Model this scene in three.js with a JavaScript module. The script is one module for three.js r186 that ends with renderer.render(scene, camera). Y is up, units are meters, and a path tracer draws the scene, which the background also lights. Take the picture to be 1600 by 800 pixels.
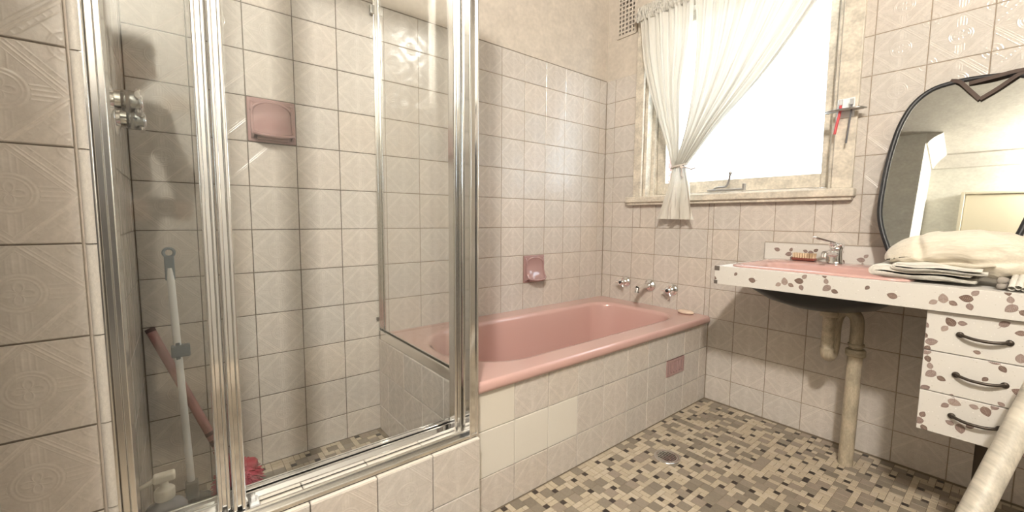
import * as THREE from 'three';
import { RoundedBoxGeometry } from 'three/addons/geometries/RoundedBoxGeometry.js';
import { mergeGeometries, mergeVertices } from 'three/addons/utils/BufferGeometryUtils.js';
import { ImprovedNoise } from 'three/addons/math/ImprovedNoise.js';
import { MarchingCubes } from 'three/addons/objects/MarchingCubes.js';

// ---------------------------------------------------------------- camera, sky, exposure
const scene = new THREE.Scene();
const camera = new THREE.PerspectiveCamera(2 * Math.atan(400 / 647.84) * 180 / Math.PI, 2, 0.02, 60);
camera.position.set(-2.1234, 0.9318, 1.7043);
camera.rotation.set(-0.0892, -0.679, 0.0082, 'YXZ');
scene.add(camera);
const renderer = new THREE.WebGLRenderer();
renderer.toneMapping = THREE.LinearToneMapping;
renderer.toneMappingExposure = 1.08;
renderer.shadowMap.enabled = true;
scene.background = new THREE.Color().setRGB(0.84, 0.93, 1.0);
scene.backgroundIntensity = 6.5;

// ---------------------------------------------------------------- helpers
const V = (x, y, z) => new THREE.Vector3(x, y, z);
let seed = 7;
const rnd = () => { seed = (seed * 1664525 + 1013904223) >>> 0; return seed / 4294967296; };
const noise = new ImprovedNoise();
const names = new Map();
function numbered(n) { const k = names.get(n) || 0; names.set(n, k + 1); return k ? n + '_' + String(k).padStart(3, '0') : n; }
function sh(m) { m.castShadow = true; m.receiveShadow = true; return m; }
function part(parent, name, geo, mat, x = 0, y = 0, z = 0) { if (mat === oldPaint) geo = boxUV(geo); const m = sh(new THREE.Mesh(geo, mat)); m.name = name; m.position.set(x, y, z); parent.add(m); return m; }
function thing(name, label, category, [x, y, z] = [0, 0, 0], turn = 0, group) {
  const g = new THREE.Group(); g.name = numbered(name); g.position.set(x, y, z); g.rotation.y = turn; scene.add(g);
  g.userData = { label, category }; if (group) g.userData.group = group; return g;
}
function struct(name, geo, mat, label, category = 'wall') { const m = sh(new THREE.Mesh(boxUV(geo), mat)); m.name = numbered(name); m.userData = { kind: 'structure', label, category }; scene.add(m); return m; }
function clean(g) { g = g.index ? g.toNonIndexed() : g; for (const k of Object.keys(g.attributes)) if (!['position', 'normal', 'uv'].includes(k)) g.deleteAttribute(k); return g; }
function merge(list) { return mergeGeometries(list.map(clean)); }
function B(x0, x1, y0, y1, z0, z1, r = 0) {          // box from bounds, rounded when r > 0
  const w = x1 - x0, h = y1 - y0, d = z1 - z0;
  const g = r > 0 ? new RoundedBoxGeometry(w, h, d, 2, r) : new THREE.BoxGeometry(w, h, d);
  return g.translate((x0 + x1) / 2, (y0 + y1) / 2, (z0 + z1) / 2);
}
function tube(pts, r, seg = 24, rad = 10, closed = false) { return new THREE.TubeGeometry(new THREE.CatmullRomCurve3(pts.map(p => V(...p)), closed, 'catmullrom', 0.5), seg, r, rad, closed); }
function rod(a, b, r, rad = 14, r2 = r) { const A = V(...a), D = V(...b).sub(A), L = D.length(); const g = new THREE.CylinderGeometry(r2, r, L, rad); g.translate(0, L / 2, 0); g.applyQuaternion(new THREE.Quaternion().setFromUnitVectors(V(0, 1, 0), D.normalize())); g.translate(A.x, A.y, A.z); return g; }
function lathe(pts, seg = 28) { return new THREE.LatheGeometry(pts.map(p => new THREE.Vector2(p[0], p[1])), seg); }
function grid(nu, nv, f) {                           // a parametric sheet
  const pos = [], uv = [], idx = [];
  for (let j = 0; j <= nv; j++) for (let i = 0; i <= nu; i++) { const p = f(i / nu, j / nv); pos.push(p[0], p[1], p[2]); uv.push(i / nu, j / nv); }
  for (let j = 0; j < nv; j++) for (let i = 0; i < nu; i++) { const a = j * (nu + 1) + i, b = a + 1, c = a + nu + 1, d = c + 1; idx.push(a, c, b, b, c, d); }
  const g = new THREE.BufferGeometry(); g.setAttribute('position', new THREE.Float32BufferAttribute(pos, 3)); g.setAttribute('uv', new THREE.Float32BufferAttribute(uv, 2)); g.setIndex(idx); g.computeVertexNormals(); return g;
}
function loft(rings, cap0, cap1) {                   // rings of equal length, closed around
  const n = rings[0].length, pos = [], uv = [], idx = [];
  rings.forEach((r, j) => r.forEach((p, i) => { pos.push(...p); uv.push(i / n, j / rings.length); }));
  for (let j = 0; j < rings.length - 1; j++) for (let i = 0; i < n; i++) { const a = j * n + i, b = j * n + (i + 1) % n; idx.push(a, b, a + n, b, b + n, a + n); }
  const cap = (j, flip) => { const c = pos.length / 3; const s = [0, 0, 0]; rings[j].forEach(p => p.forEach((q, k) => s[k] += q / n)); pos.push(...s); uv.push(.5, .5); for (let i = 0; i < n; i++) { const a = j * n + i, b = j * n + (i + 1) % n; flip ? idx.push(a, c, b) : idx.push(a, b, c); } };
  if (cap0) cap(0, true); if (cap1) cap(rings.length - 1, false);
  const g = new THREE.BufferGeometry(); g.setAttribute('position', new THREE.Float32BufferAttribute(pos, 3)); g.setAttribute('uv', new THREE.Float32BufferAttribute(uv, 2)); g.setIndex(idx); g.computeVertexNormals(); return g;
}
function rr(x0, x1, z0, z1, rs, y, m = 8) {          // rounded rectangle ring, corners (x1,z1) (x0,z1) (x0,z0) (x1,z0)
  if (typeof rs === 'number') rs = [rs, rs, rs, rs];
  const cs = [[x1, z1, -1, -1, 0], [x0, z1, 1, -1, 1], [x0, z0, 1, 1, 2], [x1, z0, -1, 1, 3]], out = [];
  cs.forEach(([x, z, sx, sz, k]) => { for (let i = 0; i <= m; i++) { const a = k * Math.PI / 2 + i / m * Math.PI / 2; out.push([x + sx * rs[k] + Math.cos(a) * rs[k], y, z + sz * rs[k] + Math.sin(a) * rs[k]]); } });
  const full = []; out.forEach((p, i) => { const q = out[(i + 1) % out.length]; full.push(p); if ((i + 1) % (m + 1) === 0) for (let k = 1; k < 6; k++) full.push(p.map((c, j) => c + (q[j] - c) * k / 6)); });
  return full;
}
function planarUV(g, f) { const p = g.attributes.position, n = g.attributes.normal, uv = []; for (let i = 0; i < p.count; i++) uv.push(...f(p.getX(i), p.getY(i), p.getZ(i), n.getX(i), n.getY(i), n.getZ(i))); g.setAttribute('uv', new THREE.Float32BufferAttribute(uv, 2)); return g; }
const boxUV = g => planarUV(clean(g), (x, y, z, a, b, c) => Math.abs(a) > .6 ? [z, y] : Math.abs(b) > .6 ? [x, z] : [x, y]);

// ---------------------------------------------------------------- textures
function dataTex(n, f, srgb) {
  const d = new Uint8Array(n * n * 4);
  for (let j = 0; j < n; j++) for (let i = 0; i < n; i++) { const c = f(i / n, j / n); for (let k = 0; k < 3; k++) d[(j * n + i) * 4 + k] = Math.max(0, Math.min(255, 255 * (c.length ? c[k] : c))); d[(j * n + i) * 4 + 3] = 255; }
  const t = new THREE.DataTexture(d, n, n); t.wrapS = t.wrapT = THREE.RepeatWrapping; t.magFilter = THREE.LinearFilter; t.minFilter = THREE.LinearFilter; if (srgb) t.colorSpace = THREE.SRGBColorSpace; t.needsUpdate = true; return t;
}
const fbm = (x, y, z = 0) => noise.noise(x, y, z) * .55 + noise.noise(x * 2.1, y * 2.1, z + 3) * .28 + noise.noise(x * 4.3, y * 4.3, z + 7) * .17;
const ridge = (d, w) => Math.exp(-(d / w) * (d / w));
function emboss(u, v) {                              // pressed tile ornament: medallion, diamond bands, corner rings
  const x = (u - .5) * 2, y = (v - .5) * 2, ax = Math.abs(x), ay = Math.abs(y), r = Math.hypot(x, y), a = Math.atan2(y, x), m = ax + ay;
  let h = 0;
  h += ridge(r - .37, .028) + .7 * ridge(r - .30, .018);
  if (r < .28) h += .8 * ridge(r - .05 - .17 * Math.abs(Math.cos(2 * a)), .035) + .6 * ridge(r - .05, .035);
  if (r > .42) {
    h += .9 * ridge(m - .98, .022) + .9 * ridge(m - 1.07, .022) + .55 * ridge(m - .86, .016) + .7 * ridge(m - 1.22, .022);
    if (m < .84) h += .5 * ridge(Math.min(ax, ay) - .05, .02) + .5 * ridge(Math.min(ax, ay) - .14, .018);
    const rc = Math.hypot(1 - ax, 1 - ay);
    if (m > 1.26) h += .8 * ridge(rc - .30, .025) + .8 * ridge(rc - .16, .025) + .4 * ridge(ax - ay, .03);
    if (m > 1.1 && m < 1.2) h += .5 * ridge(Math.sin((ax - ay) * 14), .5);
  }
  return Math.min(1, h);
}
const TN = 512;
const tileBump = dataTex(TN, (u, v) => .15 + .6 * emboss(u, v) + .22 * fbm(u * 9, v * 9) + .1 * fbm(u * 40, v * 40, 5));
function wedge(u, v) {                               // paler glaze over the pressed star: broad diamond band and spokes
  const ax = Math.abs(u - .5) * 2, ay = Math.abs(v - .5) * 2, m = ax + ay, r = Math.hypot(ax, ay);
  return Math.min(1, .9 * ridge(m - 1.02, .07) + .5 * ridge(m - 1.42, .10) + (r > .42 && m < .9 ? .6 * ridge(Math.min(ax, ay), .09) : 0) + .25 * ridge(r - .34, .05));
}
const tileMap = dataTex(TN, (u, v) => { const e = .55 * wedge(u, v) + .25 * emboss(u, v), n = fbm(u * 5, v * 5, 2), s = fbm(u * 26, v * 26, 9); const k = .905 + .08 * e + .05 * n + .04 * s; return [k, k * (.995 + .006 * n), k * (.985 + .012 * n)]; }, true);
const plainBump = dataTex(256, (u, v) => .5 + .3 * fbm(u * 6, v * 6));
const speckle = dataTex(512, (u, v) => { const n = fbm(u * 14, v * 14, 1) * .5 + fbm(u * 60, v * 60, 4) * .5; const k = .93 + .14 * n; return [k, k, k]; }, true);
const grain = dataTex(256, (u, v) => .5 + .5 * fbm(u * 40, v * 40, 3));
const dirty = dataTex(512, (u, v) => { const n = fbm(u * 7, v * 7, 8), s = fbm(u * 45, v * 45, 2); const k = .9 + .22 * n + .12 * s; return [k, k * .98, k * .95]; }, true);
function leafCanvas() {                              // printed laminate: sprigs of brown-mauve leaves on off-white
  const S = 1024, c = document.createElement('canvas'); c.width = c.height = S; const g = c.getContext('2d');
  g.fillStyle = '#ded9d2'; g.fillRect(0, 0, S, S);
  let s = 99; const q = () => { s = (s * 1103515245 + 12345) >>> 0; return s / 4294967296; };
  for (let i = 0; i < 5000; i++) { g.fillStyle = q() < .5 ? 'rgba(255,252,246,0.20)' : 'rgba(190,182,174,0.16)'; g.fillRect(q() * S, q() * S, 2 + q() * 5, 2 + q() * 3); }
  const tones = ['#7d675d', '#94817a', '#6b564c', '#a08d84', '#86716a'];
  function leaf(x, y, L, a, tone) {
    for (const ox of [-S, 0, S]) for (const oy of [-S, 0, S]) {
      g.save(); g.translate(x + ox, y + oy); g.rotate(a);
      g.fillStyle = tone; g.beginPath(); g.moveTo(0, L * .55); g.bezierCurveTo(L * .62, L * .35, L * .5, -L * .3, 0, -L * .62); g.bezierCurveTo(-L * .5, -L * .3, -L * .62, L * .35, 0, L * .55); g.fill();
      g.strokeStyle = 'rgba(210,195,185,0.55)'; g.lineWidth = 1.6; g.beginPath(); g.moveTo(0, L * .55); g.lineTo(0, -L * .55);
      for (let k = -2; k <= 2; k++) { g.moveTo(0, k * L * .16 + L * .1); g.lineTo(L * .3, k * L * .16 - L * .06); g.moveTo(0, k * L * .16 + L * .1); g.lineTo(-L * .3, k * L * .16 - L * .06); }
      g.stroke(); g.restore();
    }
  }
  function stem(x, y, a, L) { g.strokeStyle = 'rgba(140,115,105,0.7)'; g.lineWidth = 3; g.beginPath(); g.moveTo(x, y); g.quadraticCurveTo(x + Math.cos(a) * L * .6 + 12, y + Math.sin(a) * L * .5, x + Math.cos(a) * L, y + Math.sin(a) * L); g.stroke(); }
  // 1024 px = 0.46 m
  for (let j = 0; j < 6; j++) for (let i = 0; i < 5; i++) {
    const x = (i + .5 + (j % 2 ? .5 : 0) + (q() - .5) * .5) * S / 5, y = (j + .5 + (q() - .5) * .4) * S / 6, k = q();
    const a0 = q() * 6.28;
    if (k < .45) { for (const [da, L, d] of [[0, 62, 0], [2.2, 42, 58], [-2.0, 44, 60]]) { const a = a0 + da; if (d) stem(x, y, a, d); leaf(x + Math.cos(a) * d, y + Math.sin(a) * d, L, a + 1.57, tones[Math.floor(q() * 5)]); } }
    else if (k < .8) { leaf(x, y, 46 + q() * 12, a0, tones[Math.floor(q() * 5)]); stem(x, y, a0 + 1.2, 46); }
    else leaf(x, y, 34, a0, tones[Math.floor(q() * 5)]);
  }
  const t = new THREE.CanvasTexture(c); t.wrapS = t.wrapT = THREE.RepeatWrapping; t.colorSpace = THREE.SRGBColorSpace; t.repeat.set(1 / .38, 1 / .38); return t;
}
const leafMap = leafCanvas();
const hammered = dataTex(512, (u, v) => { const a = Math.sin(u * 160 + 4 * fbm(u * 14, v * 14)) * .5 + fbm(u * 34, v * 34, 6) * 1.4; return .35 + .35 * a; });

// ---------------------------------------------------------------- materials
const M = (c, o = {}) => new THREE.MeshStandardMaterial({ color: new THREE.Color().setRGB(...c), roughness: .5, ...o });
const P = (c, o = {}) => new THREE.MeshPhysicalMaterial({ color: new THREE.Color().setRGB(...c), roughness: .5, ...o });
const rep = (t, k) => { const c = t.clone(); c.repeat.set(k, k); c.needsUpdate = true; return c; };
const tileTones = [[.705, .648, .598], [.725, .663, .612], [.685, .634, .588], [.715, .648, .588], [.695, .648, .606]];
const tileMats = tileTones.map(c => M(c, { map: tileMap, bumpMap: tileBump, bumpScale: .0008, roughness: .16 }));
const plainMats = [[.70, .66, .59], [.68, .63, .55]].map(c => M(c, { bumpMap: plainBump, bumpScale: .0006, roughness: .2 }));
const beadMat = M([.72, .67, .60], { map: speckle, roughness: .2 });
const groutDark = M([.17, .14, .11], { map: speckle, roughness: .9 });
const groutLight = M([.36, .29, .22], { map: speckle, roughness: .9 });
const plaster = M([.67, .595, .51], { map: rep(speckle, .8), roughness: .85, bumpMap: rep(grain, 3), bumpScale: .0004 });
const ceilMat = M([.50, .475, .43], { map: speckle, roughness: .9 });
const white = M([.78, .765, .73], { map: rep(speckle, .8), roughness: .5 });
const oldPaint = M([.78, .735, .66], { map: rep(dirty, 2.2), roughness: .45, bumpMap: rep(grain, 4), bumpScale: .0006 });
const pink = P([.565, .355, .32], { roughness: .16, clearcoat: .4, clearcoatRoughness: .08 });
const pinkCeramic = P([.37, .225, .215], { roughness: .14, clearcoat: .5, clearcoatRoughness: .06 });
const chrome = M([.93, .93, .93], { metalness: 1, roughness: .09 });
const chromeOld = M([.86, .85, .83], { metalness: 1, roughness: .16 });
const steelDull = M([.45, .44, .42], { metalness: 1, roughness: .3 });
const aluminium = M([.80, .785, .76], { metalness: 1, roughness: .2 });
const glass = P([.99, .995, .99], { transmission: 1, thickness: 0, roughness: .05, ior: 1.52, side: THREE.DoubleSide });
const hamGlass = P([.95, .98, 1], { transmission: 1, thickness: 0, roughness: .5, roughnessMap: hammered, ior: 1.5, bumpMap: hammered, bumpScale: .002 });
hammered.repeat.set(3, 3);
const laminate = M([.90, .90, .90], { map: leafMap, roughness: .35 });
const laminateEdge = M([.78, .75, .71], { roughness: .35 });
const black = M([.012, .012, .014], { roughness: .3 });
const blackFrame = M([.014, .014, .016], { roughness: .45 });
const darkBronze = M([.055, .042, .032], { metalness: .6, roughness: .4 });
const mirrorMat = M([.76, .77, .74], { metalness: 1, roughness: .015 });
const pvc = M([.55, .49, .39], { map: dirty, roughness: .4 });
const towelMat = M([.82, .74, .61], { map: rep(speckle, 2), roughness: 1, bumpMap: grain, bumpScale: .002 });
const towelWhite = M([.82, .78, .70], { map: speckle, roughness: 1, bumpMap: grain, bumpScale: .002 });
const sheer = P([.72, .685, .615], { transmission: .14, roughness: 1, thickness: 0, side: THREE.DoubleSide, opacity: .985, transparent: true });

// ---------------------------------------------------------------- tiles
const T = .152, GAP = .0022;
const tileCache = new Map();
function tileGeo(w, h, t = .006, uo = 0, vo = 0, bev = .0016) {   // front at local z = 0, lower left corner at 0,0
  const key = [w, h, t, uo, vo, bev].map(q => q.toFixed(4)).join();
  if (tileCache.has(key)) return tileCache.get(key);
  const pos = [], nor = [], uv = [], idx = [];
  const ring = (ins, z) => [[ins, ins, z], [w - ins, ins, z], [w - ins, h - ins, z], [ins, h - ins, z]];
  const R0 = ring(0, -t), R1 = ring(0, -bev), R2 = ring(bev, 0);
  const quad = (a, b, c, d, n) => { const s = pos.length / 3; for (const p of [a, b, c, d]) { pos.push(...p); nor.push(...n); uv.push(uo + p[0] / T, vo + p[1] / T); } idx.push(s, s + 1, s + 2, s, s + 2, s + 3); };
  quad(...R2, [0, 0, 1]);
  const dirs = [[0, -1], [1, 0], [0, 1], [-1, 0]], q = Math.SQRT1_2;
  for (let i = 0; i < 4; i++) { const j = (i + 1) % 4, [dx, dy] = dirs[i]; quad(R1[i], R1[j], R2[j], R2[i], [dx * q, dy * q, q]); quad(R0[i], R0[j], R1[j], R1[i], [dx, dy, 0]); }
  const g = new THREE.BufferGeometry(); g.setAttribute('position', new THREE.Float32BufferAttribute(pos, 3)); g.setAttribute('normal', new THREE.Float32BufferAttribute(nor, 3)); g.setAttribute('uv', new THREE.Float32BufferAttribute(uv, 2)); g.setIndex(idx);
  tileCache.set(key, g); return g;
}
function minus(r, hole) {            // rectangle minus rectangle -> strips
  const [a, b, c, d] = r, [p, q, s, t] = hole;
  if (b <= p + 1e-4 || a >= q - 1e-4 || d <= s + 1e-4 || c >= t - 1e-4) return [r];
  const out = [];
  if (a < p) out.push([a, p, c, d]); if (b > q) out.push([q, b, c, d]);
  const x0 = Math.max(a, p), x1 = Math.min(b, q);
  if (c < s) out.push([x0, x1, c, s]); if (d > t) out.push([x0, x1, t, d]);
  return out;
}
function lines(from, a, b) { const out = [a]; for (let k = Math.ceil((a - from) / T - 40); k < 200; k++) { const x = from + k * T; if (x > a + .004 && x < b - .004) out.push(x); } out.push(b); return out; }
// lays tiles on a plane: place(u, v) -> world position of that point, turn = rotation about y; u runs along local x
function layTiles(parent, us, vs, holes, place, turn, plain = () => false, name = 'wall_tile') {
  for (let j = 0; j + 1 < vs.length; j++) for (let i = 0; i + 1 < us.length; i++) {
    let rects = [[us[i], us[i + 1], vs[j], vs[j + 1]]];
    for (const h of holes) rects = rects.flatMap(r => minus(r, h));
    for (const [a, b, c, d] of rects) {
      const w = b - a - GAP, h = d - c - GAP; if (w < .008 || h < .008) continue;
      const full = us[i + 1] - us[i] > T - .003, uo = full ? (a - us[i]) / T : (i === 0 ? 1 - (us[i + 1] - us[i]) / T : 0), vo = (vs[j + 1] - vs[j] > T - .003) ? (c - vs[j]) / T : (j === 0 ? 1 - (vs[j + 1] - vs[j]) / T : 0);
      const mats = plain(i, j) ? plainMats : tileMats;
      const mat = mats[Math.floor(rnd() * mats.length)];
      const m = part(parent, name, tileGeo(w, h, .006, uo, vo), mat);
      const p = place(a + GAP / 2, c + GAP / 2), off = (rnd() - .5) * .0007;
      m.rotation.y = turn; m.position.set(p[0] + Math.sin(turn) * off, p[1], p[2] + Math.cos(turn) * off);
      m.rotation.x = 0;
    }
  }
}
const rowsFrom = (a, b) => { const out = [a]; for (let k = -3; k < 9; k++) { const y = .4305 + T * k; if (y > a + .004 && y < b - .004) out.push(y); } out.push(b); return out; };
const TOP = 1.782, CEIL = 2.70;
function bed(parent, geo, mat) { return part(parent, 'grout_bed', geo, mat); }

// wall_back: plane z = 0
const wallBack = struct('wall_back', B(-2.36, .14, -.1, CEIL, -.12, -.006), plaster, 'cream plaster wall above the bath and shower, tiled in its lower part');
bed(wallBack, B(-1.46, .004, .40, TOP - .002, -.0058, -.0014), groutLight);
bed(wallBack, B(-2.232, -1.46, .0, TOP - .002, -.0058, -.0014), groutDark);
layTiles(wallBack, lines(-.0612, -1.4641, -.001), rowsFrom(.4305, TOP), [[-.6692, -.5172, .5825, .7345]], (u, v) => [u, v, 0], 0);
layTiles(wallBack, lines(-1.6161, -2.2241, -1.4641), rowsFrom(.02, TOP), [[-1.9201, -1.7681, 1.1905, 1.3425]], (u, v) => [u, v, 0], 0);

part(wallBack, 'top_joint', B(-2.225, -.001, TOP - .001, TOP + .0025, -.006, -.0005), M([.26, .215, .17], { map: speckle, roughness: .9 }));

// wall_right: plane x = 0, window opening
const WZ0 = .29, WZ1 = 1.17, WY0 = 1.045, WY1 = 2.06;
const wallRight = struct('wall_right', merge([B(.006, .13, -.1, CEIL, -.12, .077), B(.006, .13, -.1, CEIL, .189, WZ0), B(.006, .13, -.1, 2.024, .077, .189), B(.006, .13, 2.236, CEIL, .077, .189), B(.006, .13, -.1, CEIL, WZ1, 3.0), B(.006, .13, -.1, WY0, WZ0, WZ1), B(.006, .13, WY1, CEIL, WZ0, WZ1)]), plaster, 'cream plaster wall with the window, tiled in its lower part');
bed(wallRight, merge([B(.0014, .0058, 0, TOP - .002, 0, WZ0), B(.0014, .0058, 0, TOP - .002, WZ1, 2.9), B(.0014, .0058, 0, WY0, WZ0, WZ1)]), groutLight);
layTiles(wallRight, lines(.066, .001, .7), rowsFrom(.4305, TOP), [[WZ0 - .02, WZ1 + .02, WY0 - .01, 9]], (u, v) => [0, v, u], -Math.PI / 2);
layTiles(wallRight, lines(.066, .7, 2.194), rowsFrom(.0, TOP), [[WZ0 - .02, WZ1 + .02, WY0 - .01, 9]], (u, v) => [0, v, u], -Math.PI / 2);

// shower side wall, nib, pier
const wallShower = struct('wall_shower', B(-2.36, -2.2335, -.1, CEIL, -.006, .7), plaster, 'tiled side wall of the shower carrying the two taps');
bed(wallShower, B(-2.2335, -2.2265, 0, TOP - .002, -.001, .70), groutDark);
layTiles(wallShower, lines(-.07, -.700, -.002), rowsFrom(.02, TOP), [], (u, v) => [-2.225, v, -u], Math.PI / 2);
const nib = struct('wall_nib', merge([B(-2.36, -2.2335, -.1, CEIL, .7005, .7415)]), plaster, 'narrow tiled wall end at the left of the shower screen');
bed(nib, B(-2.40, -2.245, 0, 2.0, .7415, .7466), groutDark);
layTiles(nib, [-2.3935, -2.2435], rowsFrom(0, TOP), [], (u, v) => [u, v, .748], 0);
for (let k = 0; k < 12; k++) { const y = .4305 + T * (k - 3); const y0 = Math.max(0, y); part(nib, 'corner_bead', merge([(() => { const g = new THREE.CylinderGeometry(.008, .008, y + T - GAP - y0, 10, 1, false); return g.translate(0, (y0 + y + T - GAP) / 2, 0); })()]), beadMat, -2.2335, 0, .7405); }
const pier = struct('wall_pier', B(-2.92, -2.3555, -.1, CEIL, .70, 1.14), M([.56, .545, .50], { map: rep(speckle, .8), roughness: .7 }), 'white painted wall end beside the doorway');

// far side of the room (seen in the mirror and in the shower glass)
struct('wall_left', B(-2.92, -2.80, -.1, CEIL, 1.10, 3.0), M([.50, .485, .43], { map: rep(speckle, .8), roughness: .7 }), 'pale painted wall opposite the window, seen in the mirror');
struct('wall_front', B(-2.92, .14, -.1, CEIL, 2.9, 3.02), M([.62, .60, .55], { map: rep(speckle, .8), roughness: .7 }), 'pale painted wall behind the viewer, mirrored in the shower glass');
struct('ceiling', B(-2.92, .14, CEIL, CEIL + .1, -.12, 3.02), ceilMat, 'off-white ceiling seen in the mirror', 'ceiling');
{ // cornice
  const s = new THREE.Shape(); s.moveTo(0, 0); s.lineTo(.09, 0); s.lineTo(.09, -.012); s.quadraticCurveTo(.035, -.035, .012, -.09); s.lineTo(0, -.09); s.closePath();
  const run = (len) => new THREE.ExtrudeGeometry(s, { depth: len, bevelEnabled: false, curveSegments: 10 });
  const a = run(1.76); a.translate(-2.80, CEIL, 1.14);
  const b = run(2.94); b.rotateY(Math.PI / 2); b.translate(-2.80, CEIL, 2.9);
  const c = run(.44); c.rotateY(-Math.PI / 2); c.translate(-2.36, CEIL, 1.14);
  const d = run(2.9); d.rotateY(Math.PI); d.translate(.006, CEIL, 2.9);
  const e = run(2.37); e.rotateY(-Math.PI / 2); e.translate(.006, CEIL, -.006);
  struct('trim_1', merge([a, b, c, d, e]), ceilMat, 'curved plaster cornice along the ceiling edge', 'cornice');
}
{ const d = thing('door', 'cream flush door seen in the mirror', 'door', [-2.80, 0, 1.79]); d.name = 'door_1'; d.userData.kind = 'structure';
  part(d, 'door_leaf', B(.001, .035, .01, 2.34, -.42, .42, .004), M([.52, .47, .36], { roughness: .5 }));
  part(d, 'door_frame', merge([B(.001, .042, 0, 2.365, -.445, -.423, .003), B(.001, .042, 0, 2.365, .423, .445, .003), B(.001, .042, 2.343, 2.365, -.423, .423, .003)]), M([.46, .42, .33], { roughness: .5 }));
  part(d, 'door_knob', new THREE.SphereGeometry(.026, 16, 12), darkBronze, .075, 1.0, -.36); }

// ---------------------------------------------------------------- mosaic floors
const mosGray = [[.28, .235, .18], [.32, .265, .205], [.25, .21, .16], [.34, .275, .215]], mosBeige = [[.56, .47, .345], [.60, .51, .39], [.52, .43, .32]], mosDark = [[.035, .025, .02], [.05, .035, .028]];
const mosMat = new Map();
const mosKinds = [...mosGray, ...mosBeige, ...mosDark];
mosKinds.forEach((c, i) => mosMat.set(i, M(c, { map: speckle, roughness: .38 })));
function mosaic(parent, x0, x1, z0, z1, y, centre, keep, thick = .004) {
  const U = .0192, nx = Math.floor((x1 - x0) / U), nz = Math.floor((z1 - z0) / U), used = new Uint8Array(nx * nz), list = [];
  const free = (i, j, a, b) => { if (i + a > nx || j + b > nz) return false; for (let k = 0; k < a; k++) for (let l = 0; l < b; l++) if (used[(j + l) * nx + i + k]) return false; return true; };
  const put = (i, j, a, b, kind) => { for (let k = 0; k < a; k++) for (let l = 0; l < b; l++) used[(j + l) * nx + i + k] = 1; list.push([x0 + i * U, z0 + j * U, a, b, kind]); };
  for (let n = 0; n < nx * nz * .22; n++) { const i = Math.floor(rnd() * nx), j = Math.floor(rnd() * nz); if (free(i, j, 2, 2)) put(i, j, 2, 2, Math.floor(rnd() * 4)); }
  const near = (i, j) => { for (let k = -2; k <= 2; k++) for (let l = -2; l <= 2; l++) if (darkAt.has((j + l) * 9999 + i + k)) return true; return false; }, darkAt = new Set();
  for (let n = 0; n < nx * nz * .5; n++) { const i = Math.floor(rnd() * nx), j = Math.floor(rnd() * nz); if (free(i, j, 1, 1) && (!near(i, j) || rnd() < .03)) { put(i, j, 1, 1, 7 + Math.floor(rnd() * 2)); darkAt.add(j * 9999 + i); } }
  for (let j = 0; j < nz; j++) for (let i = 0; i < nx; i++) {
    if (used[j * nx + i]) continue;
    const h = free(i, j, 2, 1), v = free(i, j, 1, 2), kind = 4 + Math.floor(rnd() * 3);
    if (h && (!v || rnd() < .5)) put(i, j, 2, 1, kind); else if (v) put(i, j, 1, 2, kind); else put(i, j, 1, 1, kind);
  }
  const gap = .0016;
  list.forEach(p => { p[5] = Math.hypot(p[0] - centre[0], p[1] - centre[1]) / Math.sqrt(p[2] * p[3]); p[6] = (rnd() - .5) * .0006; });
  list.sort((p, q) => p[5] - q[5]);
  const rest = new Map();
  list.forEach(([x, z, a, b, kind, , dy], n) => {
    const g = tileGeo(a * U - gap, b * U - gap, thick, 0, 0, .0009);
    if (n < keep) { const m = part(parent, 'mosaic_tile', g, mosMat.get(kind), x + gap / 2, y + dy, z + b * U - gap / 2); m.rotation.x = -Math.PI / 2; }
    else { const c = g.clone().rotateX(-Math.PI / 2).translate(x + gap / 2, y + dy, z + b * U - gap / 2); if (!rest.has(kind)) rest.set(kind, []); rest.get(kind).push(c); }
  });
  const all = [], mats = []; let start = 0; const groups = [];
  for (const [k, l] of rest) { const g = mergeGeometries(l.map(q => q.toNonIndexed())); groups.push([start, g.attributes.position.count, mats.length]); start += g.attributes.position.count; all.push(g); mats.push(mosMat.get(k)); }
  if (all.length) { const g = mergeGeometries(all); groups.forEach(q => g.addGroup(...q)); const m = part(parent, 'mosaic_tiles', g, mats); m.userData.kind = 'stuff'; }
}
const mosGrout = M([.25, .20, .145], { map: speckle, roughness: .9 });
const floor = struct('floor', B(-2.92, .14, -.2, -.0012, .5, 3.02), mosGrout, 'mosaic floor of grey, beige and dark brown pieces', 'floor');
mosaic(floor, -2.354, -.001, .702, 2.89, 0, [-1.15, .95], 300);
const showerFloor = struct('floor_shower', B(-2.36, -1.45, -.1, .0188, -.01, .61), mosGrout, 'small mosaic floor inside the shower behind the glass', 'floor');
mosaic(showerFloor, -2.224, -1.479, .001, .605, .02, [-1.75, .1], 60);

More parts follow.
